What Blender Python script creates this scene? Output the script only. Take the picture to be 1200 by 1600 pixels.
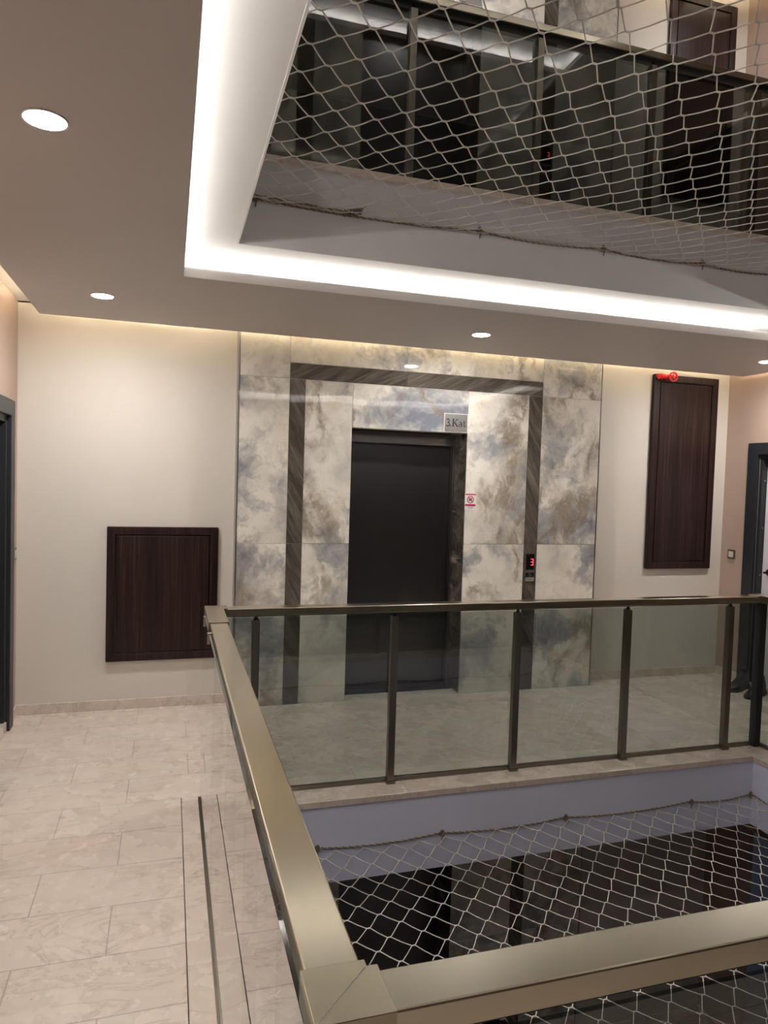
import bpy, math, random
from mathutils import Vector, Matrix
random.seed(7)
S = bpy.context.scene
for o in list(bpy.data.objects): bpy.data.objects.remove(o)
C = S.collection

# ---------------------------------------------------------------- camera, world, exposure
cam_d = bpy.data.cameras.new('camera'); cam = bpy.data.objects.new('camera', cam_d); C.objects.link(cam)
YAW, PITCH, ROLL, F_PX = 0.2964, 0.0438, 0.0304, 1099.5
fw = Vector((math.sin(YAW)*math.cos(PITCH), math.cos(YAW)*math.cos(PITCH), -math.sin(PITCH)))
rt = Vector((math.cos(YAW), -math.sin(YAW), 0)); up = rt.cross(fw)
cr, sr = math.cos(ROLL), math.sin(ROLL)
rt2 = rt*cr + up*sr; up2 = up*cr - rt*sr
cam.matrix_world = Matrix(((rt2.x, up2.x, -fw.x, 0), (rt2.y, up2.y, -fw.y, 0), (rt2.z, up2.z, -fw.z, 1.65), (0, 0, 0, 1)))
cam_d.sensor_fit = 'VERTICAL'; cam_d.sensor_height = 24.0; cam_d.lens = 24.0*F_PX/1600.0
cam_d.clip_start = 0.02
S.camera = cam
W = bpy.data.worlds.new('world'); S.world = W; W.use_nodes = True
W.node_tree.nodes['Background'].inputs[0].default_value = (0.5, 0.55, 0.7, 1)
W.node_tree.nodes['Background'].inputs[1].default_value = 0.02
S.view_settings.view_transform = 'Standard'; S.view_settings.look = 'None'
S.view_settings.gamma = 1.0; S.view_settings.use_curve_mapping = False
S.view_settings.exposure = 0.62
E_COVE, E_WASH, E_DOWN = 38.0, 42.0, 450.0      # led strengths: void cove, wall cove, downlights
C_COVE, C_WASH, C_DOWN = (1.0, .975, .93), (1.0, .84, .60), (1.0, .95, .915)

# ---------------------------------------------------------------- dimensions
FH = 3.192                       # floor to floor
XL, XR, YW, YN = -0.971, 4.78, 5.18, -0.78   # walls
YM = 5.04                        # marble portal front
CEIL = 2.76; SOF = 2.64; SOT = 0.048
VX0, VX1, VY0, VY1 = 0.305, 3.52, 0.95, 3.457   # kerb edge round the void
BI = 0.015                       # beam set back behind the kerb edge
SX0, SX1, SY0, SY1 = 0.05, 3.76, 0.70, 3.707    # opening of the dropped ceiling
OX0, OX1, OY0, OY1 = -0.803, 4.70, -0.54, 4.94  # outer edge of the dropped ceiling

# ---------------------------------------------------------------- node helpers
def mat(name):
    m = bpy.data.materials.new(name); m.use_nodes = True
    nt = m.node_tree; return m, nt, nt.nodes['Principled BSDF']
def N(nt, typ, **kw):
    n = nt.nodes.new(typ)
    ins = kw.pop('ins', {})
    for k, v in kw.items(): setattr(n, k, v)
    for k, v in ins.items():
        if hasattr(v, 'links') or isinstance(v, bpy.types.NodeSocket): nt.links.new(v, n.inputs[k])
        else: n.inputs[k].default_value = v
    return n
def M(nt, op, a, b=None, c=None):
    n = nt.nodes.new('ShaderNodeMath'); n.operation = op
    for i, v in enumerate((a, b, c)):
        if v is None: continue
        if isinstance(v, bpy.types.NodeSocket): nt.links.new(v, n.inputs[i])
        else: n.inputs[i].default_value = v
    return n.outputs[0]
def VM(nt, op, a, b=None, scale=None):
    n = nt.nodes.new('ShaderNodeVectorMath'); n.operation = op
    for i, v in enumerate((a, b)):
        if v is None: continue
        if isinstance(v, bpy.types.NodeSocket): nt.links.new(v, n.inputs[i])
        else: n.inputs[i].default_value = v
    if scale is not None: n.inputs['Scale'].default_value = scale
    return n.outputs[0]
def ramp(nt, fac, stops, interp='LINEAR'):
    n = nt.nodes.new('ShaderNodeValToRGB'); n.color_ramp.interpolation = interp
    cr_ = n.color_ramp
    while len(cr_.elements) < len(stops): cr_.elements.new(0.5)
    for e, (p, c) in zip(cr_.elements, stops):
        e.position = p; e.color = (c, c, c, 1) if isinstance(c, (int, float)) else (*c, 1)
    nt.links.new(fac, n.inputs[0]); return n.outputs[0]
def mix(nt, fac, a, b, typ='MIX'):
    n = nt.nodes.new('ShaderNodeMix'); n.data_type = 'RGBA'; n.blend_type = typ
    for i, v in ((0, fac), (6, a), (7, b)):
        if isinstance(v, bpy.types.NodeSocket): nt.links.new(v, n.inputs[i])
        elif i == 0: n.inputs[0].default_value = v
        else: n.inputs[i].default_value = (*v, 1)
    return n.outputs[2]
def noise(nt, vec, scale, detail=4, rough=.55, dist=0.0):
    return N(nt, 'ShaderNodeTexNoise', ins={'Vector': vec, 'Scale': scale, 'Detail': detail, 'Roughness': rough, 'Distortion': dist}).outputs[0]
def objco(nt): return nt.nodes.new('ShaderNodeTexCoord').outputs['Object']
def bump(nt, b, h, strength, dist=.01):
    n = N(nt, 'ShaderNodeBump', ins={'Height': h, 'Strength': strength, 'Distance': dist}); nt.links.new(n.outputs[0], b.inputs['Normal'])

def paint(name, col, rough=.6, mott=.04):
    m, nt, b = mat(name); co = objco(nt)
    n = noise(nt, co, 1.3, 3); f = ramp(nt, n, [(.3, 1-mott), (.7, 1+0*mott)])
    c = mix(nt, 1.0, col, f, 'MULTIPLY'); nt.links.new(c, b.inputs['Base Color'])
    b.inputs['Roughness'].default_value = rough
    bump(nt, b, noise(nt, co, 90, 3), .05, .004); return m
def plain(name, col, rough=.5, metal=0.0, spec=.5):
    m, nt, b = mat(name); co = objco(nt)
    n = noise(nt, co, 14, 3); f = ramp(nt, n, [(.3, .93), (.7, 1.0)])
    nt.links.new(mix(nt, 1.0, col, f, 'MULTIPLY'), b.inputs['Base Color'])
    b.inputs['Roughness'].default_value = rough; b.inputs['Metallic'].default_value = metal
    b.inputs['Specular IOR Level'].default_value = spec; return m
def brushed(name, col, rough, axis, stretch=.02):
    m, nt, b = mat(name); co = objco(nt)
    sc = [500, 500, 500]; sc[axis] = 4
    v = VM(nt, 'MULTIPLY', co, tuple(sc)); n = noise(nt, v, 1.0, 3, .6)
    nt.links.new(mix(nt, 1.0, col, ramp(nt, n, [(.3, .97), (.7, 1.0)]), 'MULTIPLY'), b.inputs['Base Color'])
    b.inputs['Metallic'].default_value = 1.0
    nt.links.new(ramp(nt, n, [(.3, rough*.97), (.7, rough*1.03)]), b.inputs['Roughness'])
    return m
def emit(name, col, s):
    m = bpy.data.materials.new(name); m.use_nodes = True; nt = m.node_tree; nt.nodes.clear()
    e = N(nt, 'ShaderNodeEmission', ins={'Color': (*col, 1), 'Strength': s}); o = nt.nodes.new('ShaderNodeOutputMaterial')
    nt.links.new(e.outputs[0], o.inputs[0]); return m

def glass(name, tint):
    m = bpy.data.materials.new(name); m.use_nodes = True; nt = m.node_tree; nt.nodes.clear()
    geo = nt.nodes.new('ShaderNodeNewGeometry')
    fr = N(nt, 'ShaderNodeFresnel', ins={'IOR': 1.5}).outputs[0]
    pane = M(nt, 'DIVIDE', M(nt, 'MULTIPLY', fr, 2.0), M(nt, 'ADD', fr, 1.0))     # both faces of the pane reflect
    fac = M(nt, 'MULTIPLY', pane, M(nt, 'SUBTRACT', 1.0, geo.outputs['Backfacing']))
    tr = N(nt, 'ShaderNodeBsdfTransparent', ins={'Color': (*[math.sqrt(t) for t in tint], 1)})
    gl = N(nt, 'ShaderNodeBsdfGlossy', ins={'Color': (1, 1, 1, 1), 'Roughness': .0})
    mx = nt.nodes.new('ShaderNodeMixShader'); o = nt.nodes.new('ShaderNodeOutputMaterial')
    nt.links.new(fac, mx.inputs[0]); nt.links.new(tr.outputs[0], mx.inputs[1]); nt.links.new(gl.outputs[0], mx.inputs[2])
    nt.links.new(mx.outputs[0], o.inputs[0]); return m

def onyx():
    m, nt, b = mat('onyx_marble')
    off = N(nt, 'ShaderNodeAttribute', attribute_name='off').outputs['Vector']
    co = VM(nt, 'ADD', objco(nt), off)
    warp = N(nt, 'ShaderNodeTexNoise', ins={'Vector': co, 'Scale': 1.7, 'Detail': 5.0, 'Roughness': .6}).outputs['Color']
    cw = VM(nt, 'ADD', co, VM(nt, 'SCALE', VM(nt, 'SUBTRACT', warp, (.5, .5, .5)), scale=.55))
    base = ramp(nt, noise(nt, cw, 2.1, 6, .55), [(.30, (.42, .41, .40)), (.40, (.62, .59, .53)), (.50, (.80, .76, .67)), (.66, (.88, .84, .75))])
    blue = ramp(nt, noise(nt, VM(nt, 'ADD', cw, (7, 3, 1)), 1.9, 7, .64), [(.50, 0.0), (.58, .6), (.68, 1.0)])
    c = mix(nt, blue, base, (.20, .215, .255))
    ye = ramp(nt, noise(nt, VM(nt, 'ADD', co, (2, 9, 4)), 3.2, 6, .6), [(.56, 0.0), (.74, .5)])
    c = mix(nt, ye, c, (.66, .56, .38))
    mv = N(nt, 'ShaderNodeMapping', ins={'Vector': VM(nt, 'ADD', cw, (1, 5, 8))}); mv.inputs['Rotation'].default_value = (0, .85, 0); mv.inputs['Scale'].default_value = (1.6, 1, .65)
    n2 = noise(nt, mv.outputs[0], 1.3, 9, .60)
    vein = ramp(nt, M(nt, 'ABSOLUTE', M(nt, 'SUBTRACT', n2, .5)), [(.0, 1.0), (.014, .75), (.055, 0.0)])
    msk = ramp(nt, noise(nt, co, 2.2, 4), [(.47, 0.0), (.58, 1.0)])
    c = mix(nt, M(nt, 'MULTIPLY', M(nt, 'MULTIPLY', vein, msk), .8), c, (.24, .18, .12))
    n3 = noise(nt, VM(nt, 'ADD', cw, (4, 2, 6)), 2.4, 9, .66)
    fine = ramp(nt, M(nt, 'ABSOLUTE', M(nt, 'SUBTRACT', n3, .5)), [(.0, .25), (.010, .10), (.02, 0.0)])
    c = mix(nt, fine, c, (.40, .36, .30))
    n4 = noise(nt, cw, 16, 5, .7)
    c = mix(nt, ramp(nt, n4, [(.55, 0.0), (.78, .30)]), c, (.50, .48, .44))
    nt.links.new(c, b.inputs['Base Color'])
    b.inputs['Roughness'].default_value = .03; b.inputs['Specular IOR Level'].default_value = .85
    bump(nt, b, noise(nt, co, 2.2, 1), .12, .02); return m
def slate(ang):
    m, nt, b = mat('dark_striped_marble')
    off = N(nt, 'ShaderNodeAttribute', attribute_name='off').outputs['Vector']
    co = VM(nt, 'ADD', objco(nt), off)
    mp = N(nt, 'ShaderNodeMapping', ins={'Vector': co}); mp.inputs['Rotation'].default_value = (0, math.radians(ang), 0)
    v = VM(nt, 'MULTIPLY', mp.outputs[0], (2.2, 6, 22))
    n = noise(nt, v, 1.0, 8, .68, .5)
    c = ramp(nt, n, [(.28, (.035, .030, .024)), (.46, (.085, .073, .060)), (.58, (.14, .122, .10)), (.72, (.28, .25, .21))])
    n2 = noise(nt, VM(nt, 'MULTIPLY', mp.outputs[0], (1.1, 3, 34)), 1.0, 6, .6, .3)
    c = mix(nt, ramp(nt, n2, [(.63, 0.0), (.70, .7)]), c, (.40, .36, .30))
    nt.links.new(c, b.inputs['Base Color']); b.inputs['Roughness'].default_value = .04; b.inputs['Specular IOR Level'].default_value = .7
    bump(nt, b, noise(nt, co, 2.2, 1), .10, .02); return m
def marble_floor(name, tiles=True, dark=1.0):
    m, nt, b = mat(name); co = objco(nt)
    sp = N(nt, 'ShaderNodeSeparateXYZ', ins={0: co})
    x, y = sp.outputs[0], sp.outputs[1]
    if tiles:
        ry = M(nt, 'DIVIDE', M(nt, 'SUBTRACT', y, 3.375-.2917*40), .2917); row = M(nt, 'FLOOR', ry)
        rx = M(nt, 'ADD', M(nt, 'DIVIDE', M(nt, 'ADD', x, .475+6), .6), M(nt, 'MULTIPLY', M(nt, 'MODULO', row, 2.0), .515))
        tw, th = .6, .2917
    else:
        ry = M(nt, 'DIVIDE', M(nt, 'ADD', y, 12.1), .61); row = M(nt, 'FLOOR', ry)
        rx = M(nt, 'DIVIDE', M(nt, 'ADD', x, 12.7), .93); tw, th = .93, .61
    col = M(nt, 'FLOOR', rx)
    fx, fy = M(nt, 'FRACT', rx), M(nt, 'FRACT', ry)
    ex = M(nt, 'MULTIPLY', M(nt, 'MINIMUM', fx, M(nt, 'SUBTRACT', 1.0, fx)), tw)
    ey = M(nt, 'MULTIPLY', M(nt, 'MINIMUM', fy, M(nt, 'SUBTRACT', 1.0, fy)), th)
    edge = M(nt, 'MINIMUM', ex, ey)
    cell = N(nt, 'ShaderNodeCombineXYZ', ins={0: col, 1: row, 2: 0.0}).outputs[0]
    wn = N(nt, 'ShaderNodeTexWhiteNoise', ins={'Vector': cell})
    r = wn.outputs['Value']; rc = wn.outputs['Color']
    tc = VM(nt, 'ADD', co, VM(nt, 'SCALE', rc, scale=20.0))
    mp = N(nt, 'ShaderNodeMapping', ins={'Vector': tc}); mp.inputs['Rotation'].default_value = (0, 0, -.5); mp.inputs['Scale'].default_value = (1, 2.4, 1)
    v = mp.outputs[0]
    tone = ramp(nt, r, [(0, (.69, .61, .52)), (.35, (.70, .59, .52)), (.65, (.68, .62, .53)), (1.0, (.66, .56, .49))])
    n1 = noise(nt, v, 3.2, 3, .5)
    c = mix(nt, ramp(nt, n1, [(.25, 0.0), (.8, .6)]), tone, (.70, .56, .49))
    c = mix(nt, ramp(nt, noise(nt, v, 2.0, 3, .5), [(.35, 0.0), (.85, .5)]), c, (.58, .54, .44))
    c = mix(nt, ramp(nt, noise(nt, tc, 18, 4, .6, .3), [(.50, 0.0), (.75, .5)]), c, (.80, .74, .67))
    n3 = noise(nt, v, 1.8, 8, .65, 1.0)
    vein = ramp(nt, M(nt, 'ABSOLUTE', M(nt, 'SUBTRACT', n3, .5)), [(.0, .55), (.008, .3), (.02, 0.0)])
    c = mix(nt, vein, c, (.42, .35, .27))
    pit = ramp(nt, noise(nt, tc, 42, 2, .5), [(.74, 0.0), (.78, .7)])
    c = mix(nt, pit, c, (.22, .15, .11))
    g = ramp(nt, edge, [(.0, 1.0), (.0012, 1.0), (.0024, 0.0)])
    c = mix(nt, M(nt, 'MULTIPLY', g, .62 if tiles else .3), c, (.17, .14, .11))
    nt.links.new(mix(nt, 1.0, c, (dark, dark, dark), 'MULTIPLY'), b.inputs['Base Color'])
    nt.links.new(ramp(nt, noise(nt, co, 5, 4), [(.3, .20), (.7, .34)]), b.inputs['Roughness'])
    bump(nt, b, M(nt, 'SUBTRACT', M(nt, 'MULTIPLY', noise(nt, co, 6, 3), .3), g), .15, .002); return m
def wenge():
    m, nt, b = mat('dark_wenge_wood'); co = objco(nt)
    v = VM(nt, 'MULTIPLY', co, (70, 70, 1.3))
    n = noise(nt, v, 1.0, 6, .65, .15)
    c = ramp(nt, n, [(.3, (.010, .005, .005)), (.5, (.022, .010, .009)), (.62, (.040, .020, .016)), (.75, (.075, .042, .032))])
    n2 = noise(nt, VM(nt, 'MULTIPLY', co, (14, 14, .4)), 1.0, 3)
    c = mix(nt, 1.0, c, ramp(nt, n2, [(.3, .65), (.7, 1.25)]), 'MULTIPLY')
    nt.links.new(c, b.inputs['Base Color']); b.inputs['Roughness'].default_value = .36; b.inputs['Specular IOR Level'].default_value = .28
    bump(nt, b, n, .10, .001); return m

MT = {}
MT['wall'] = paint('cream_wall_paint', (.70, .655, .585), .55)
MT['side'] = paint('pinkish_taupe_wall_paint', (.45, .335, .275), .55)
MT['back'] = paint('darkened_back_wall', (.10, .075, .06), .6)  # unseen wall, colour darkened so the near side reflects as unlit
MT['white'] = paint('white_ceiling_paint', (.80, .79, .77), .65)
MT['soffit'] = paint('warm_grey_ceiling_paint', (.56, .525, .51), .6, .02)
MT['beam'] = paint('pale_grey_beam_paint', (.70, .69, .69), .65, .08); MT['beam_cool_light'] = paint('beam_paint_with_cool_light', (.74, .76, .92), .65, .10)  # second one carries a bluish light cast in its colour, for the lower edge
MT['onyx'] = onyx(); MT['slate'] = slate(-62); MT['slate_band'] = slate(28)
MT['grout'] = plain('pale_grout', (.50, .45, .37), .6)
MT['floor'] = marble_floor('beige_marble_tiles'); MT['kerb'] = marble_floor('pink_beige_marble_slab', False, .97)
MT['brass'] = [brushed('brushed_champagne_steel_%s' % a, (.60, .55, .44), .20, i) for i, a in enumerate('xyz')]; MT['sleeve'] = plain('olive_steel_sleeve', (.46, .415, .31), .26, 1.0)
MT['post'] = brushed('brushed_bronze_post', (.24, .22, .18), .33, 2)
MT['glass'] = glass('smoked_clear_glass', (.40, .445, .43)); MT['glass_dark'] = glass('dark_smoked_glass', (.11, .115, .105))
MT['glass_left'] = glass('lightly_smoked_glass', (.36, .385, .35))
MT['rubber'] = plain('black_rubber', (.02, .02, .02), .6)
MT['liftdoor'] = brushed('brushed_dark_steel', (.135, .13, .14), .30, 2); MT['liftframe'] = brushed('brushed_steel_frame', (.34, .33, .33), .25, 2)
MT['wood'] = wenge()
MT['anthracite'] = plain('anthracite_door_paint', (.017, .021, .026), .42)
MT['doorwhite'] = plain('white_door_paint', (.72, .69, .72), .4)
MT['black'] = plain('black_plastic', (.008, .008, .008), .15); MT['chrome'] = plain('chrome', (.75, .75, .75), .08, 1.0)
MT['steelgrey'] = plain('grey_steel', (.40, .40, .38), .3, 1.0)
MT['red'] = plain('red_plastic', (.75, .02, .03), .35); MT['redprint'] = plain('red_print', (.55, .01, .04), .5)
MT['paper'] = plain('white_sticker', (.80, .78, .76), .35); MT['ink'] = plain('black_ink', (.015, .012, .015), .4)
MT['plate'] = plain('mirror_plate', (.72, .72, .70), .10, .75)
MT['cord'] = plain('beige_net_cord', (.66, .62, .56), .7)
MT['rope_a'] = plain('brown_rope', (.20, .15, .11), .85); MT['rope_b'] = plain('pale_rope', (.42, .36, .29), .85)
MT['ivory'] = plain('ivory_switch', (.60, .56, .50), .35); MT['bezel'] = plain('bronze_bezel', (.16, .13, .10), .35, .6)
MT['leather'] = plain('black_leather', (.012, .012, .013), .45); MT['sole'] = plain('grey_sole', (.38, .36, .34), .6)
MT['sole_black'] = plain('black_sole', (.01, .01, .01), .6); MT['lining'] = plain('dark_red_lining', (.14, .035, .03), .8)
MT['digit'] = emit('red_led_digit', (1.0, .06, .09), 2.6)
MT['cove'] = emit('cove_led', C_COVE, E_COVE); MT['wash'] = emit('wall_cove_led', C_WASH, E_WASH); MT['down'] = emit('downlight_lens', C_DOWN, E_DOWN)
MT['down_up'] = emit('downlight_lens_upper', C_DOWN, E_DOWN*.75)

# ---------------------------------------------------------------- mesh builder
class MB:
    def __init__(s): s.v = []; s.f = []; s.off = []; s.mi = []; s.o = (0, 0, 0); s.m = 0; s.sm = []
    def add(s, vs, fs, smooth=False):
        b = len(s.v); s.v += [tuple(p) for p in vs]
        for f in fs: s.f.append([b+i for i in f]); s.off.append(s.o); s.mi.append(s.m); s.sm.append(smooth)
    def box(s, x0, x1, y0, y1, z0, z1):
        s.add([(x, y, z) for z in (z0, z1) for y in (y0, y1) for x in (x0, x1)],
              [(0, 2, 3, 1), (4, 5, 7, 6), (0, 1, 5, 4), (2, 6, 7, 3), (0, 4, 6, 2), (1, 3, 7, 5)]); return s
    def prism(s, poly, z0, z1):
        n = len(poly); s.add([(x, y, z0) for x, y in poly]+[(x, y, z1) for x, y in poly],
            [tuple(range(n))[::-1], tuple(range(n, 2*n))]+[(i, (i+1) % n, n+(i+1) % n, n+i) for i in range(n)]); return s
    def cyl(s, c, axis, r, h, n=24, r2=None):
        r2 = r if r2 is None else r2; c = Vector(c); a = Vector(axis).normalized()
        u = a.orthogonal().normalized(); w = a.cross(u); P = []
        for rr, d in ((r, 0), (r2, h)):
            for i in range(n):
                t = 2*math.pi*i/n; P.append(c+a*d+(u*math.cos(t)+w*math.sin(t))*rr)
        s.add(P, [(i, (i+1) % n, n+(i+1) % n, n+i) for i in range(n)], True)
        s.add(P, [tuple(range(n))[::-1], tuple(range(n, 2*n))]); return s
    def ring(s, c, axis, ri, ro, h, n=32):
        c = Vector(c); a = Vector(axis).normalized(); u = a.orthogonal().normalized(); w = a.cross(u); P = []
        for d in (0, h):
            for rr in (ri, ro):
                for i in range(n): t = 2*math.pi*i/n; P.append(c+a*d+(u*math.cos(t)+w*math.sin(t))*rr)
        F = []
        for i in range(n):
            j = (i+1) % n; F += [(i, n+i, n+j, j), (2*n+i, 2*n+j, 3*n+j, 3*n+i), (n+i, 3*n+i, 3*n+j, n+j), (i, j, 2*n+j, 2*n+i)]
        s.add(P, F, True); return s
    def tube(s, pts, r, n=6, caps=True):
        pts = [Vector(p) for p in pts]; P = []; pu = None
        for i, p in enumerate(pts):
            t = (pts[min(i+1, len(pts)-1)]-pts[max(i-1, 0)]).normalized()
            u = t.orthogonal().normalized() if pu is None else (pu-t*pu.dot(t)).normalized()
            pu = u; w = t.cross(u)
            for k in range(n): a = 2*math.pi*k/n; P.append(p+(u*math.cos(a)+w*math.sin(a))*r)
        F = [(i*n+k, i*n+(k+1) % n, (i+1)*n+(k+1) % n, (i+1)*n+k) for i in range(len(pts)-1) for k in range(n)]
        s.add(P, F, True)
        if caps: s.add(P, [tuple(range(n))[::-1], tuple(range(len(P)-n, len(P)))])
        return s
    def build(s, name, mats, parent=None, loc=(0, 0, 0), bevel=0.0):
        me = bpy.data.meshes.new(name); me.from_pydata(s.v, [], s.f); me.validate()
        if not isinstance(mats, (list, tuple)): mats = [mats]
        for m in mats: me.materials.append(m)
        if len(me.polygons) == len(s.f):
            for p, i, sm in zip(me.polygons, s.mi, s.sm): p.material_index = i; p.use_smooth = sm
            if any(o != (0, 0, 0) for o in s.off):
                at = me.attributes.new('off', 'FLOAT_VECTOR', 'FACE')
                for i, o in enumerate(s.off): at.data[i].vector = o
        me.update()
        ob = bpy.data.objects.new(name, me); C.objects.link(ob); ob.location = loc
        if parent: ob.parent = parent
        if bevel:
            b = ob.modifiers.new('bevel', 'BEVEL'); b.width = bevel; b.segments = 2; b.limit_method = 'ANGLE'; b.angle_limit = .7
        return ob
def thing(name, label, cat, loc=(0, 0, 0), group=None, rz=0.0):
    o = bpy.data.objects.new(name, None); C.objects.link(o); o.location = loc; o.rotation_euler = (0, 0, rz)
    o.empty_display_size = .1; tag(o, label, cat, group); return o
def tag(o, label, cat, group=None):
    o['label'] = label; o['category'] = cat
    if group: o['group'] = group
    return o
def struct(o): o['kind'] = 'structure'; return o
def B(*a): return MB().box(*a)
def dup(root, loc, label):
    r = root.copy(); C.objects.link(r); r.location = loc; r['label'] = label
    def kids(src, dst):
        for ch in [c for c in src.children]:
            c = ch.copy(); C.objects.link(c); c.parent = dst; kids(ch, c)
    kids(root, r); return r

# ---------------------------------------------------------------- the setting, per storey
IX0, IX1, IY0, IY1 = 1.275, 2.195, 5.04, 5.28      # lift opening
def ringmb(x0, x1, y0, y1, a0, a1, b0, b1, z0, z1):
    """rectangular slab x0..x1,y0..y1 with hole a0..a1,b0..b1 as one solid ring"""
    m = MB(); V = []
    for z in (z0, z1):
        V += [(x0, y0, z), (x1, y0, z), (x1, y1, z), (x0, y1, z), (a0, b0, z), (a1, b0, z), (a1, b1, z), (a0, b1, z)]
    F = []
    for i in range(4):
        j = (i+1) % 4
        F += [(8+i, 8+j, 12+j, 12+i), (i, 4+i, 4+j, j), (i, j, 8+j, 8+i), (4+j, 4+i, 12+i, 12+j)]
    m.add(V, F); return m
LEDGE = .02
def storey(z0, lit):
    # far wall in pieces round the lift shaft; side walls; back wall
    top = z0+FH-.30
    w = MB()
    w.box(XL-.15, IX0-.05, YW, YW+.15, z0-.44, top).box(IX1+.05, XR+.15, YW, YW+.15, z0-.44, top).box(IX0-.05, IX1+.05, YW, YW+.15, z0+2.06, top)
    struct(w.build('wall_far', MT['wall']))
    struct(B(XL-.15, XL, YN, 3.95, z0-.3, top).box(XL-.15, XL, 4.865, YW, z0-.3, top).box(XL-.15, XL, 3.95, 4.865, z0+1.985, top).build('wall_left', MT['side']))
    struct(B(XR, XR+.15, YN, 3.88, z0-.3, top).box(XR, XR+.15, 4.79, YW, z0-.3, top).box(XR, XR+.15, 3.88, 4.79, z0+1.97, top).build('wall_right', MT['side']))
    struct(B(XL-.15, XR+.15, YN-.15, YN, z0-.3, top).build('wall_back', MT['back']))
    struct(ringmb(XL, XR, YN, YW, VX0-BI, VX1+BI, VY0-BI, VY1+BI, z0+CEIL, z0+FH-.05).build('ceiling', MT['white'] if False else [MT['white']]))
    # painted faces of the slab edge round the void
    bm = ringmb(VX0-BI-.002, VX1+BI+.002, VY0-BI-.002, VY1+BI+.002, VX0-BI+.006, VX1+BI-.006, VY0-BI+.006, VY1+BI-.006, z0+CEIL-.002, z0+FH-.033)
    struct(bm.build('wall_slab_edge', MT['beam_cool_light'] if z0 < 0 else MT['beam']))
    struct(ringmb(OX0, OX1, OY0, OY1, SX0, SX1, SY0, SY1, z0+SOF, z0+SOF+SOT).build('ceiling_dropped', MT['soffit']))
    # hangers closing the dropped ceiling a hand's breadth behind its edges
    i = .16
    struct(ringmb(OX0+i, OX1-i, OY0+i, OY1-i, SX0-i-.08, SX1+i+.08, SY0-i-.08, SY1+i+.08, z0+SOF+SOT, z0+CEIL).build('ceiling_hanger', MT['white']))
def leds(z0, wash=3, cove=True):
    zt = z0+SOF+SOT
    h = .008
    if cove:
        for nm, a in (('far', (SX0, SX1, SY1+.070, SY1+.082)), ('near', (SX0, SX1, SY0-.082, SY0-.07)), ('left', (SX0-.082, SX0-.07, SY0, SY1)), ('right', (SX1+.07, SX1+.082, SY0, SY1))):
            o = B(*a, zt+.002, zt+h).build('led_strip', MT['cove'])
            tag(o, 'white led strip hidden in the cove on the %s side of the void, %s storey' % (nm, 'middle' if z0 == 0 else 'upper'), 'light')
    if wash:
        for nm, a in (('far wall', (OX0, OX1, OY1-.112, OY1-.10)), ('left wall', (OX0+.10, OX0+.112, OY0, OY1)), ('right wall', (OX1-.112, OX1-.10, OY0, OY1)))[:wash]:
            o = B(*a, zt+.002, zt+h).build('led_strip', MT['wash'])
            tag(o, 'warm led strip hidden above the dropped ceiling along the %s, %s storey' % (nm, 'middle' if z0 == 0 else 'upper'), 'light')
for z0 in (-FH, 0.0, FH): storey(z0, z0 >= 0)
leds(0.0); leds(FH, 1)
# floors: slab with void, marble border with edge round the void
for z0 in (-FH, 0.0, FH):
    struct(ringmb(XL, XR, YN, YW, VX0-.225, VX1+.225, VY0-.21, VY1+.21, z0-.05, z0).build('floor', MT['floor'], loc=(0, 0, 0)))
    struct(ringmb(VX0-.222, VX1+.222, VY0-.207, VY1+.207, VX0, VX1, VY0, VY1, z0-.033, z0+.003).build('trim_1', MT['kerb'], bevel=.004))
    k = B(XL+.0, IX0-.82, YW-.012, YW, z0, z0+.07).box(3.37, XR-.012, YW-.012, YW, z0, z0+.07)
    struct(k.build('baseboard_far', MT['kerb'], bevel=.002))
    struct(B(XL, XL+.012, YN, 3.835, z0, z0+.07).box(XL, XL+.012, 4.98, YW-.012, z0, z0+.07).build('baseboard_left', MT['kerb'], bevel=.002))
    struct(B(XR-.012, XR, YN, 3.76, z0, z0+.07).box(XR-.012, XR, 4.91, YW-.012, z0, z0+.07).build('baseboard_right', MT['kerb'], bevel=.002))
struct(B(XL-.15, XR+.15, YN-.15, YW+.6, FH*2-.05, FH*2-.02).build('ceiling_void_cap', MT['beam']))  # added unseen cap, blocks the void above so it stays dark
struct(B(XL, XR, YN, YW, -FH-.2, -FH-.06).build('floor_slab', MT['beam']))

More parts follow.
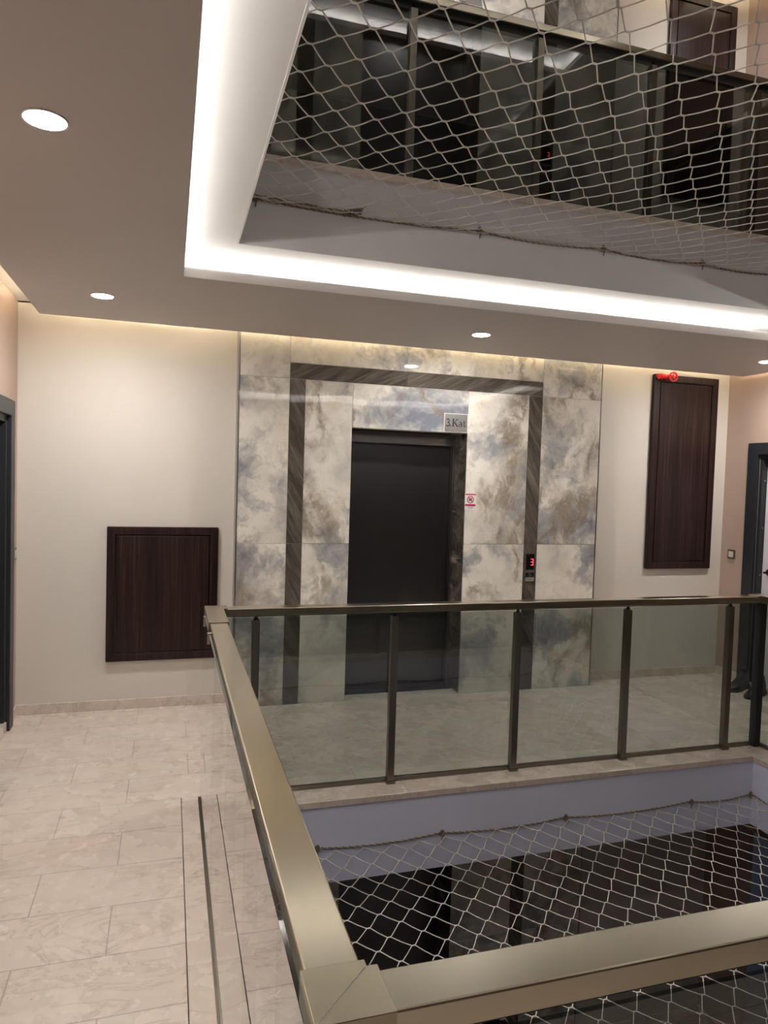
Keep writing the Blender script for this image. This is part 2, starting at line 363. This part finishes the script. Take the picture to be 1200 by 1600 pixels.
# marble portal round the lift
g = .0016
def portal(z0):
    m = MB(); rnd = random.Random(int(11+z0))
    def tile(x0, x1, z_0, z_1, dark=False, y0=YM, y1=YM+.012):
        m.o = (rnd.uniform(-9, 9), rnd.uniform(-9, 9), rnd.uniform(-9, 9)); m.m = (3 if dark == 'band' else 1) if dark else 0
        m.box(x0+g, x1-g, y0, y1, z0+z_0+g, z0+z_1-g)
    xs = [.456, .808, .923, IX0, IX1, 2.717, 2.835, 3.37]
    for a in (0, 1, 2, 4, 5, 6):
        dk = a in (1, 5)
        tile(xs[a], xs[a+1], 0, 1.18, dk); tile(xs[a], xs[a+1], 1.18, 2.362, dk)
    tile(IX0, IX1, 2.036, 2.362)
    for x0, x1 in ((.456, .808), (2.835, 3.37)): tile(x0, x1, 2.362, CEIL)
    tile(.808, 1.69, 2.362, 2.476, 'band'); tile(1.69, 2.835, 2.362, 2.476, 'band')
    tile(.808, 1.69, 2.476, CEIL); tile(1.69, 2.835, 2.476, CEIL)
    # reveals of the opening
    m.m = 1
    for z_0, z_1 in ((0, 1.18), (1.18, 2.036)):
        m.o = (rnd.uniform(-9, 9), 3, 1)
        m.box(IX1+.0015, IX1+.0115, YM+.013, 5.28, z0+z_0+g, z0+z_1-g)
        m.o = (rnd.uniform(-9, 9), 2, 1)
        m.box(IX0-.0115, IX0-.0015, YM+.013, 5.28, z0+z_0+g, z0+z_1-g)
    m.m = 2; m.o = (0, 0, 0)
    m.box(.4565, IX0-.012, YM+.004, YW, z0, z0+CEIL).box(IX1+.012, 3.3695, YM+.004, YW, z0, z0+CEIL).box(IX0-.012, IX1+.012, YM+.004, YW, z0+2.038, z0+CEIL)
    struct(m.build('wall_portal', [MT['onyx'], MT['slate'], MT['grout'], MT['slate_band']]))
    struct(B(.448, .4555, YM-.003, YW, z0, z0+CEIL).build('trim_2', MT['steelgrey']))
    struct(B(3.3705, 3.377, YM-.003, YW, z0, z0+CEIL).build('trim_3', MT['steelgrey']))
for z0 in (-FH, 0.0, FH): portal(z0)

# ---------------------------------------------------------------- lift doors
def lift(z0, label):
    t = thing('elevator', label, 'elevator', (1.735, 5.33, z0), 'elevator doors, one on each storey')
    x0, x1 = IX0-1.735, IX1-1.735
    B(x0-.02, x1+.02, -.05, .02, 1.955, 2.036).box(x0, x1, -.055, -.05, 1.945, 1.96).build('header', MT['liftframe'], t, bevel=.002)
    for a, b in ((x0-.02, x0+.02), (x1-.014, x1+.02)):
        B(a, b, -.05, .02, 0, 1.954).build('jamb', MT['liftframe'], t, bevel=.002)
    B(x0+.02, .03, 0.0, .012, .008, 1.95).build('door_panel', MT['liftdoor'], t, bevel=.0015)
    B(.012, x1-.014, .022, .034, .008, 1.95).build('door_panel', MT['liftdoor'], t, bevel=.0015)
    B(x0-.0, x1+.0, -.05, .04, -.01, .006).build('sill', MT['steelgrey'], t)
    B(x0-.02, x1+.02, .09, .11, 0, 2.2).build('shaft_panel', MT['black'], t)
    return t
lift(0, 'dark brushed steel lift door in the marble portal of the middle storey, closed')
lift(FH, 'dark lift door of the storey above, seen through the upper glass railing')
lift(-FH, 'unlit lift door of the storey below, seen through the lower net')

# ---------------------------------------------------------------- text helper
def text_mb(body, size, name, material, parent, loc, rotx=math.pi/2, weight=.0, depth=.0006):
    cu = bpy.data.curves.new(name, 'FONT'); cu.body = body; cu.size = size; cu.extrude = depth; cu.offset = weight; cu.resolution_u = 6
    tmp = bpy.data.objects.new('tmp', cu); C.objects.link(tmp)
    me = bpy.data.meshes.new_from_object(tmp.evaluated_get(bpy.context.evaluated_depsgraph_get())); me.name = name
    bpy.data.objects.remove(tmp); me.materials.clear(); me.materials.append(material)
    o = bpy.data.objects.new(name, me); C.objects.link(o); o.parent = parent; o.location = loc; o.rotation_euler = (rotx, 0, 0); return o
def plaque(z0, digit, label):
    t = thing('floor_plaque', label, 'sign', (2.094, YM, z0+2.112))
    B(-.094, .094, -.006, 0, -.068, .068).build('plate', MT['plate'], t, bevel=.002)
    B(-.098, .098, -.003, 0, -.072, .072).build('backing', MT['paper'], t)
    # serif letters cut as strokes: digit, full stop, K, a, t
    L = MB()
    def st(x0, y0, x1, y1, w):
        a = Vector((x0, 0, y0)); b = Vector((x1, 0, y1)); d = (b-a).normalized(); n = Vector((-d.z, 0, d.x))*w/2
        P = []
        for yy in (-.0072, -.006):
            for p in (a-n, b-n, b+n, a+n): P.append((p.x, yy, p.z))
        L.add(P, [(0, 1, 2, 3), (7, 6, 5, 4), (0, 4, 5, 1), (1, 5, 6, 2), (2, 6, 7, 3), (3, 7, 4, 0)])
    def arc(cx, cz, rx, rz, a0, a1, w, n=10):
        q = [(cx+rx*math.cos(math.radians(a0+(a1-a0)*i/n)), cz+rz*math.sin(math.radians(a0+(a1-a0)*i/n))) for i in range(n+1)]
        for i in range(n): st(*q[i], *q[i+1], w)
    h = .056; y = -.026
    if digit == '3':
        arc(-.068, y+h*.75, .0115, h*.23, 150, -90, .0055); arc(-.068, y+h*.27, .013, h*.27, 90, -150, .006)
    else:
        st(-.062, y, -.062, y+h, .007); st(-.062, y+h, -.082, y+.018, .003); st(-.083, y+.018, -.052, y+.018, .004)
    st(-.047, y, -.047, y+.007, .007)
    st(-.024, y, -.024, y+h, .008); st(-.032, y+.0015, -.014, y+.0015, .003); st(-.032, y+h-.0015, -.014, y+h-.0015, .003)
    st(-.020, y+.024, .008, y+h, .003); st(-.012, y+.028, .012, y, .008); st(0, y+h-.0015, .015, y+h-.0015, .003); st(.004, y+.0015, .02, y+.0015, .003)
    arc(.035, y+.010, .011, .0105, 0, 360, .0045, 14); arc(.035, y+.026, .010, .010, 150, 0, .0045); st(.046, y+.028, .046, y+.003, .006); st(.046, y+.002, .052, y+.002, .003)
    st(.066, y+.008, .066, y+.046, .006); st(.058, y+.034, .078, y+.034, .003); arc(.073, y+.008, .007, .007, 180, 320, .004)
    L.build('lettering', MT['ink'], t)
    return t
plaque(0, '3', 'small mirrored plaque reading 3.Kat above the lift door')
plaque(FH, '4', 'plaque above the lift door of the upper storey, cut by the frame top')

def sticker(z0):
    t = thing('warning_sticker', 'white and red warning sticker with prohibition circle beside the lift opening', 'sign', (2.238, YM, z0+1.511))
    B(-.047, .047, -.002, 0, -.066, .066).build('sheet', MT['paper'], t)
    B(-.046, .046, -.003, -.002, .052, .061).build('header_band', MT['redprint'], t)
    MB().ring((0, -.002, .016), (0, -1, 0), .023, .029, .0012).build('prohibition_ring', MT['redprint'], t)
    m = MB(); m.box(-.010, -.004, -.003, -.002, .002, .022).box(.004, .010, -.003, -.002, .002, .022).box(-.013, -.001, -.003, -.002, .010, .018).box(.001, .013, -.003, -.002, .010, .018)
    m.cyl((-.007, -.002, .027), (0, -1, 0), .0045, .001, 12).cyl((.007, -.002, .027), (0, -1, 0), .0045, .001, 12)
    m.build('pictogram', MT['ink'], t)
    s = MB(); s.prism([(-.021, .002), (-.018, -.001), (.021, -.034+.032), (.018, .0)], 0, .001)
    d = MB(); a = Vector((-.018, 0, .034)); b = Vector((.018, 0, -.002)); n = Vector((.0018, 0, .0018))
    d.add([(p.x, y, p.z) for y in (-.0042, -.0032) for p in (a-n, b-n, b+n, a+n)], [(0, 1, 2, 3), (7, 6, 5, 4), (0, 4, 5, 1), (1, 5, 6, 2), (2, 6, 7, 3), (3, 7, 4, 0)])
    d.build('slash', MT['redprint'], t)
    B(-.044, .044, -.003, -.002, -.034, -.020).build('red_band', MT['redprint'], t)
    B(-.028, .030, -.0025, -.002, -.045, -.042).box(-.020, .022, -.0025, -.002, -.053, -.050).build('fine_print', MT['steelgrey'], t)
sticker(0)
def callpanel(z0, label):
    t = thing('lift_call_panel', label, 'call panel', (2.774, YM, z0+.994))
    B(-.041, .041, -.008, 0, -.111, .111).build('back_plate', MT['bezel'], t, bevel=.002)
    B(-.037, .037, -.012, -.008, -.018, .110).build('display', MT['black'], t, bevel=.002)
    d = MB(); x0, x1, w = .004, .026, .0038
    for z in (.020, .044, .068): d.box(x0, x1, -.0135, -.012, z-w/2, z+w/2)
    for z in (.020, .044): d.box(x1-w, x1, -.0135, -.012, z+.002, z+.022)
    d.build('digit', MT['digit'], t)['label'] = 'glowing red numeral 3'
    B(-.037, .037, -.013, -.008, -.040, -.021).build('trim_bar', MT['steelgrey'], t, bevel=.002)
    B(-.037, .037, -.010, -.008, -.078, -.042).build('button_field', MT['black'], t)
    MB().cyl((0, -.010, -.060), (0, -1, 0), .0175, .008, 28, .015).build('button', MT['chrome'], t)
    B(-.038, .034, -.016, -.008, -.110, -.080).build('lower_bar', MT['plate'], t, bevel=.004)
callpanel(0, 'black lift call panel with red number on the dark marble strip')
callpanel(FH, 'lift call panel of the upper storey with a red number seen through the net')

# ---------------------------------------------------------------- dark wooden wall cabinets
def cabinet(x0, x1, z_0, z_1, label, z0=0, bw=.06, th=.035, group=None):
    t = thing('wall_cabinet', label, 'cabinet', ((x0+x1)/2, YW, z0+z_0), group)
    w = (x1-x0)/2; h = z_1-z_0
    fr = MB()
    def mit(p):  # mitred stile as a prism in xz
        V = [(x, y, z) for y in (-th, 0) for x, z in p]; fr.add(V, [(0, 1, 2, 3), (7, 6, 5, 4), (0, 4, 5, 1), (1, 5, 6, 2), (2, 6, 7, 3), (3, 7, 4, 0)])
    e = .0008
    mit([(-w, e), (-w+bw-e, bw), (-w+bw-e, h-bw), (-w, h-e)]); mit([(w, e), (w, h-e), (w-bw+e, h-bw), (w-bw+e, bw)])
    mit([(-w+e, 0), (w-e, 0), (w-bw, bw-e), (-w+bw, bw-e)]); mit([(-w+e, h), (-w+bw, h-bw+e), (w-bw, h-bw+e), (w-e, h)])
    fr.build('frame', MT['wood'], t, bevel=.003)
    B(-w+bw, w-bw, -th+.018, -.002, bw, h-bw).build('groove', MT['black'], t)
    B(-w+bw+.008, w-bw-.008, -th+.004, -.004, bw+.008, h-bw-.008).build('door', MT['wood'], t, bevel=.004)
    return t
cabinet(-.406, .339, .343, 1.282, 'square dark wood cabinet low on the cream wall left of the portal', bw=.055)
cabinet(3.963, 4.634, .959, 2.64, 'tall dark wood cabinet on the cream wall right of the portal')
cabinet(3.963, 4.634, .959, 2.64, 'tall dark wood cabinet of the storey above, seen over the upper railing', FH)
def valve(z0, label):
    t = thing('valve_wheel', label, 'valve', (4.05, YW-.075, z0+2.615))
    MB().ring((.052, -.012, 0), (0, -1, 0), .030, .043, .014, 28).build('rim', MT['red'], t, bevel=.003)
    s = MB(); s.cyl((.052, -.006, 0), (0, -1, 0), .013, .022, 16)
    for k in range(5):
        a = 2*math.pi*k/5+.3; s.tube([(.052, -.018, 0), (.052+.034*math.cos(a), -.018, .034*math.sin(a))], .004, 8)
    s.build('spokes', MT['red'], t)
    b = MB(); b.tube([(-.082, .018, .006), (-.05, .016, .010), (-.02, .010, .0), (.02, .004, .004), (.052, -.004, 0)], .017, 14)
    for x in (-.07, -.045, -.02, .005): b.tube([(x, .014, .0), (x+.008, .014, .0)], .022, 14)
    b.build('body', MT['red'], t)
    MB().tube([(0, .02, .02), (0, .05, .03), (0, .068, .034)], .006, 8).build('bracket', MT['steelgrey'], t)
valve(0, 'red plastic valve wheel at the top left corner of the tall wood cabinet')
valve(FH, 'red valve wheel at the corner of the upper storey cabinet, cut by the frame')

# ---------------------------------------------------------------- railing
RL, RR, RN, RF = .222, 3.667, .845, 3.602     # centre lines
ZT, ZB = .988, .948; HW = .039
PX = [.433, 1.178, 1.920, 2.658, 3.418]
def railing(z0, label, gl):
    t = thing('railing', label, 'railing', (0, 0, z0), 'glass railings round the void')
    def prof(ax, c, a, b):     # hollow-section handrail along axis
        m = MB()
        if ax == 0: m.box(a, b, c-HW, c+HW, ZB, ZT)
        else: m.box(c-HW, c+HW, a, b, ZB, ZT)
        hr = m.build('handrail', MT['brass'][ax], t, bevel=.0035)
        u = .034; c0, c1 = a+.05, b-.05
        (B(c0, c1, c-u, c+u, ZB-.004, ZB+.001) if ax == 0 else B(c-u, c+u, c0, c1, ZB-.004, ZB+.001)).build('underside_shade_strip', MT['rubber'], hr)  # added black strip paints the shade on the handrail's underside
        return hr
    e = .03
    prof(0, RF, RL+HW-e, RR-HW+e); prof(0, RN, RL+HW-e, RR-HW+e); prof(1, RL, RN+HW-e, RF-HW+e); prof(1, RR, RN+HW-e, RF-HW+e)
    w = HW+.006
    def cap(cx, cy, dx, dy, lx, ly):   # mitred corner sleeve, L-shaped
        a0, a1 = cx-dx*w, cx+dx*w; b0, b1 = cy-dy*w, cy+dy*w
        P = [(a0, b0), (a1+dx*lx, b0), (a1+dx*lx, b1), (a1, b1), (a1, b1+dy*ly), (a0, b1+dy*ly)]
        if dx*dy < 0: P = P[::-1]
        o = MB().prism(P, ZB-.001, ZT+.004).build('corner_sleeve', MT['sleeve'], t, bevel=.0012)
    cap(RL, RN, 1, 1, .015, .013); cap(RL, RF, 1, -1, .02, .33); cap(RR, RF, -1, -1, .02, .05); cap(RR, RN, -1, 1, .02, .02)
    # mitre seam lines on the near left sleeve
    s = MB(); a = Vector((RL-w+.004, RN-w+.004, ZT+.0041)); b = Vector((RL+w-.004, RN+w-.004, ZT+.0041))
    s.tube([a, b], .0006, 5).build('weld_seam', MT['steelgrey'], t)
    # posts
    def post(x, y):
        p = B(x-.019, x+.019, y-.019, y+.019, .004, .922).build('post', MT['post'], t, bevel=.002)
        B(x-.025, x+.025, y-.025, y+.025, .003, .018).build('foot', MT['post'], p, bevel=.002)
        MB().cyl((x, y, .922), (0, 0, 1), .012, .005, 16, .014).cyl((x, y, .927), (0, 0, 1), .0085, .021, 16).build('spigot', MT['rubber'], p)
    for x in PX:
        post(x, RF-.002); post(x, RN)
    for k in range(4):
        y = RN+.38+k*.66
        post(RL+.006, y); post(RR, y)
    for cx, cy in ((RR, RF), (RR, RN), (RL, RN)):
        B(cx-.024, cx+.024, cy-.024, cy+.024, .003, ZB).build('corner_post', MT['rubber'], t, bevel=.002)
    # base rails and glass
    gt, gb = .932, .012
    def pane(x0, x1, y0, y1): B(x0, x1, y0, y1, gb, gt).build('glass_panel', gl, t)
    yb = RF+.008
    B(.20, RR-.024, yb, yb+.020, .003, .026).build('base_rail', MT['post'], t, bevel=.0015)
    B(.20, RR-.024, RN-.045, RN-.025, .003, .026).build('base_rail', MT['post'], t, bevel=.0015)
    B(RR+.020, RR+.040, RN, RF, .003, .026).build('base_rail', MT['post'], t, bevel=.0015)
    B(.163, .1705, RN-.03, RF+.03, .003, .014).build('base_rail', MT['post'], t)
    xs = [.218]+PX+[RR-.03]
    for i in range(len(xs)-1):
        pane(xs[i]+.002, xs[i+1]-.002, yb+.006, yb+.014); pane(xs[i]+.002, xs[i+1]-.002, RN-.039, RN-.031)
    for a, b in ((RN-.02, 2.668), (2.672, RF+.022)): B(.171, .179, a, b, gb, .968).build('glass_panel', gl, t)
    for a, b in ((RN-.02, 1.76), (1.764, 2.668), (2.672, RF+.006)): pane(RR+.026, RR+.034, a, b)
    for y in (3.47, 3.10):
        B(.165, .185, y-.012, y+.012, .925, .972).build('glass_clip', MT['brass'][2], t, bevel=.002)
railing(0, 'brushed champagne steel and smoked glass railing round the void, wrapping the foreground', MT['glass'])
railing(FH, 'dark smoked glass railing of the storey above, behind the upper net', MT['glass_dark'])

# ---------------------------------------------------------------- safety nets
def net(zr, label, phase, hooks, sag=.04, rsag=.02, knot=None):
    x0, x1, y0, y1 = VX0-BI+.02, VX1+BI-.02, VY0-BI+.02, VY1+BI-.02
    t = thing('safety_net', label, 'net', ((x0+x1)/2, (y0+y1)/2, zr)); cx, cy = t.location.x, t.location.y
    rnd = random.Random(3)
    U, V = .0757, .0787
    def z(x, y):
        d = max(0, min(x-x0, x1-x, y-y0, y1-y)); return -sag*(1-math.exp(-d/.11))-.006*math.sin(x*4)*math.sin(y*5)
    nodes = {}
    R = 70
    for i in range(-R, R):
        for j in range(-R, R):
            x = phase[0]+(i+j)*U; y = phase[1]+(j-i)*V
            if x0-U*.99 < x < x1+U*.99 and y0-V*.99 < y < y1+V*.99:
                inside = x0+.012 < x < x1-.012 and y0+.012 < y < y1-.012
                if inside: x += rnd.uniform(-.004, .004); y += rnd.uniform(-.004, .004)
                xx = min(max(x, x0), x1); yy = min(max(y, y0), y1)
                nodes[i, j] = (xx, yy, z(xx, yy)-(0 if inside else rsag*.6), inside)
    m = MB(); r = .0023; hl = .007
    for (i, j), (x, y, zz, ins) in nodes.items():
        if ins: m.tube([(x-hl-cx, y-cy, zz), (x-cx, y-cy, zz), (x+hl-cx, y-cy, zz)], r*1.45, 6)
        for di, dj in ((1, 0), (0, 1)):     # both go towards +x
            q = nodes.get((i+di, j+dj))
            if q and (ins or q[3]):
                a = Vector((x+(hl if ins else 0)-cx, y-cy, zz)); b = Vector((q[0]-(hl if q[3] else 0)-cx, q[1]-cy, q[2]))
                m.tube([a, (a+b)/2+Vector((0, 0, -.002)), b], r, 6, False)
    m.build('mesh', MT['cord'], t)
    # border rope, two strands twisted, sagging between its hooks
    P = []
    def side(a, b, ks):
        L = (Vector(b)-Vector(a)).length; ks = [0]+[k for k in ks if 0.02 < k < L-.02]+[L]; n = int(L/.0055)
        for q in range(n):
            s = L*q/n; k = max(i for i in range(len(ks)-1) if ks[i] <= s+1e-6); f = (s-ks[k])/(ks[k+1]-ks[k])
            d = -rsag*4*f*(1-f); p = Vector(a).lerp(Vector(b), s/L); P.append(Vector((p.x-cx, p.y-cy, .004+d)))
    hk = [h-x0 for h in hooks]
    ey = .010
    side((x0-ey, y1+ey, 0), (x1+ey, y1+ey, 0), hk); side((x1+ey, y1+ey, 0), (x1+ey, y0-ey, 0), [.75, 1.5, 2.25])
    side((x1+ey, y0-ey, 0), (x0-ey, y0-ey, 0), [.75, 1.5, 2.25]); side((x0-ey, y0-ey, 0), (x0-ey, y1+ey, 0), [.75, 1.5, 2.1])
    P.append(P[0])
    for ph, mt in ((0, 'rope_a'), (math.pi, 'rope_b')):
        Q = [p+Vector((.0028*math.cos(i*.95+ph)*.7, .0028*math.cos(i*.95+ph)*.7, .0030*math.sin(i*.95+ph))) for i, p in enumerate(P)]
        MB().tube(Q, .0036, 5, False).build('border_rope', MT[mt], t)
    for h in list(hooks)+[x1]:
        y = y1+ey-cy; x = h-cx; k = MB()
        k.tube([(x+.013*math.cos(a), y-.004+.005*math.sin(a*2), .004+.015*math.sin(a)) for a in [i*.55 for i in range(13)]], .0045, 6)
        k.tube([(x, y, .012), (x+.004, y-.005, -.012), (x+.001, y-.004, -.036)], .0034, 6)
        k.tube([(x, y+.018, .010), (x, y, .012), (x, y-.012, .006), (x, y-.012, -.004)], .0022, 6)
        k.build('knot', MT['rope_a'], t)
    if knot:
        y = y1+ey-cy-.008; k = MB()
        for q in range(6): 
            x = knot-cx-.045+q*.016
            k.tube([(x+.006*math.sin(a*.5), y+.010*math.cos(a), .000+(q-2)*.004+.012*math.sin(a)) for a in [i*.7 for i in range(10)]], .0062, 7)
        n = 70; xa = x0-.01-cx; xb = knot-cx-.02
        for ph, mt in ((0, 'rope_a'), (math.pi, 'rope_b')):
            MB().tube([(xa+(xb-xa)*i/n, y-.004+.002*math.cos(i*.95+ph), .016-.018*i/n+.003*math.sin(i*.95+ph)) for i in range(n+1)], .0034, 5).build('tail_rope', MT[mt], t)
        k.tube([(knot-cx+.04, y, .012), (knot-cx+.052, y-.01, .028), (knot-cx+.062, y-.01, .034)], .003, 6)
        k.build('knot', MT['rope_a'], t)['label'] = 'bulky wrapped knot joining the rope ends'
    return t
net(-.245, 'beige diamond mesh safety net stretched across the void below the railing', (1.001, 2.836), [.751, 1.438, 2.198, 3.067])
net(2.975, 'beige diamond mesh safety net stretched across the void overhead', (1.365, 2.083), [.367, 1.534, 2.286, 2.952], knot=.846)

# ---------------------------------------------------------------- downlights
def downlight(x, y, z0, label, group=None, m='down'):
    t = thing('downlight', label, 'ceiling light', (x, y, z0+SOF), group)
    MB().ring((0, 0, 0), (0, 0, -1), .056, .064, .004, 40).build('trim_ring', MT['doorwhite'], t, bevel=.001)
    MB().cyl((0, 0, -.0005), (0, 0, -1), .056, .002, 40).build('lens', MT[m], t)
downlight(-.353, 2.23, 0, 'large round downlight nearest the camera, upper left of the dropped ceiling')
downlight(-.378, 4.288, 0, 'round downlight above the square wood cabinet')
downlight(1.96, 4.334, 0, 'round downlight in the ceiling in front of the lift')
downlight(4.306, 4.294, 0, 'round downlight at the right edge near the blue door')
downlight(-.36, .08, 0, 'round downlight of the dropped ceiling above the photographer, outside the picture')
for x, y in ((-.36, 4.3), (1.96, 4.3), (4.3, 4.3), (-.36, 2.23)): downlight(x, y, FH, 'round downlight in the ceiling of the storey above', 'downlights of the storey above', 'down_up')

# ---------------------------------------------------------------- doors, switches
def door(x, y0, y1, side, z, label, leafm, z0=0, zs=.0):
    """frame edges y0..y1; side -1: on the left wall (faces +x), +1: on the right wall (faces -x)"""
    t = thing('entrance_door', label, 'door', (x, (y0+y1)/2, z0)); s = side; w = (y1-y0)/2
    def bx(a, b, c, d, e, f): return B(min(-s*a, -s*b), max(-s*a, -s*b), c, d, e, f)
    cw = .11; j = .11
    for c, d in ((-w, -w+cw), (w-cw, w)): bx(0.0, .028, c, d, zs, z).build('casing', MT['anthracite'], t, bevel=.004)
    bx(0.0, .032, -w+cw, w-cw, z-.10, z-.001).build('casing', MT['anthracite'], t, bevel=.004)
    bx(-.10, .0, -w+j+.002, -w+j+.03, zs, z-.11).build('jamb', MT['anthracite'], t); bx(-.10, .0, w-j-.03, w-j-.002, zs, z-.11).build('jamb', MT['anthracite'], t)
    bx(-.10, .0, -w+j+.03, w-j-.03, z-.14, z-.102).build('jamb', MT['anthracite'], t)
    lf = bx(-.09, -.05, -w+j+.032, w-j-.032, .035+zs, z-.145).build('leaf', leafm, t, bevel=.003)
    if side < 0: lf['label'] = 'near-black door leaf'
    k = MB(); yy = (w-j-.10)*(1 if side > 0 else -1)
    k.cyl((s*.05, yy, .98), (-s, 0, 0), .026, .006, 20).tube([(s*.05, yy, .98), (s*.0, yy, .98), (-s*.002, yy-.10*(1 if side > 0 else -1), .98)], .008, 10)
    k.build('handle', MT['steelgrey'] if leafm is not MT['doorwhite'] else MT['black'], lf)
    if side > 0:
        m = MB()
        for zz in (.55, .95, 1.35, 1.75): m.cyl((s*.03, w-j-.031, zz), (0, -1, 0), .006, .002, 10)
        m.build('screws', MT['steelgrey'], t)
    bx(-.10, .012, -w+cw+.002, w-cw-.002, 0, .062 if side < 0 else .03).build('threshold', MT['kerb'], t, bevel=.003)
door(XL, 3.84, 4.975, -1, 2.085, 'anthracite framed door at the left edge beside the cream wall', MT['anthracite'])
door(XR, 3.77, 4.90, 1, 2.07, 'white door in an anthracite frame on the right wall behind the shoes', MT['doorwhite'])
def switch(x, y, z, s, label):
    t = thing('light_switch', label, 'switch', (x, y, z))
    B(*sorted((0, -s*.010)), -.041, .041, -.041, .041).build('bezel', MT['bezel'], t, bevel=.002)
    B(*sorted((-s*.010, -s*.014)), -.026, .026, -.026, .026).build('rocker', MT['ivory'], t, bevel=.002)
switch(XR, 5.05, 1.096, 1, 'square bronze light switch on the right wall beside the door frame')
switch(XL, 5.10, 1.10, -1, 'thin light switch seen edge-on between left door frame and cream wall')

# ---------------------------------------------------------------- shoes
def shoe(name, label, loc, rz, tall, L=.29, solem='sole', lining='lining'):
    t = thing(name, label, 'shoe', loc, None, rz)
    n = 16; ss = [0, .04, .12, .22, .32, .42, .52, .62, .74, .86, .95, 1.0]
    wid = [.022, .032, .037, .038, .037, .037, .040, .046, .049, .044, .030, .014]
    top = [.085, .098, .100, .098, .096, .092, .082, .070, .058, .050, .040, .026]
    if tall: top = [.12, .145, .15, .15, .14, .12, .10, .082, .066, .056, .044, .028]
    P = []; F = []
    for s_, w_, h_ in zip(ss, wid, top):
        for k in range(n):
            a = math.pi*(k/(n-1)); cx_ = math.cos(a); sz = math.sin(a)
            ww = w_*(1-.30*sz*(1 if h_ > .09 else .5))
            P.append((s_*L-L/2, math.copysign(abs(cx_)**.7, cx_)*ww, .022+(h_-.022)*sz**.75))
    R_ = len(ss)
    for i in range(R_-1):
        for k in range(n-1): F.append((i*n+k, i*n+k+1, (i+1)*n+k+1, (i+1)*n+k))
    F.append(tuple(range(n))); F.append(tuple(range((R_-1)*n, R_*n))[::-1])
    for i in range(R_-1): F.append((i*n+n-1, i*n, (i+1)*n, (i+1)*n+n-1))
    m = MB(); m.add(P, F, True); u = m.build('upper', MT['leather'], t)
    o = MB(); q = [(s_*L*1.02-L*.51, w_*1.12+.003) for s_, w_ in zip(ss, wid)]
    poly = [(x, -w) for x, w in q]+[(x, w) for x, w in q[::-1]]
    o.prism(poly, 0.0, .024); o.build('sole', MT[solem], t, bevel=.003)
    c = MB(); h = top[2]
    c.cyl((-L*.30, 0, h-.012), (0, 0, 1), .026, .016, 20, .030); c.build('collar', MT[lining], t)
    l = MB()
    for k in range(4):
        x = L*(.02+k*.055); hh = (.082 if not tall else .10)-k*.008
        l.tube([(x, -.022, hh-.002), (x+.006, 0, hh+.008), (x, .022, hh-.002)], .0022, 6)
    l.build('laces', MT['sole_black'], t)
shoe('boot', 'black ankle boot on the floor before the right door, left of the corner post', (4.57, 4.50, 0), math.radians(205), True, .30, 'sole_black', 'leather')
shoe('boot', 'second black boot standing behind the first one against the door frame', (4.575, 4.69, 0), math.radians(200), True, .29, 'sole_black', 'leather')
shoe('shoe', 'black low shoe with pale sole right of the railing corner post', (4.60, 4.25, 0), math.radians(190), False, .29, 'sole', 'lining')
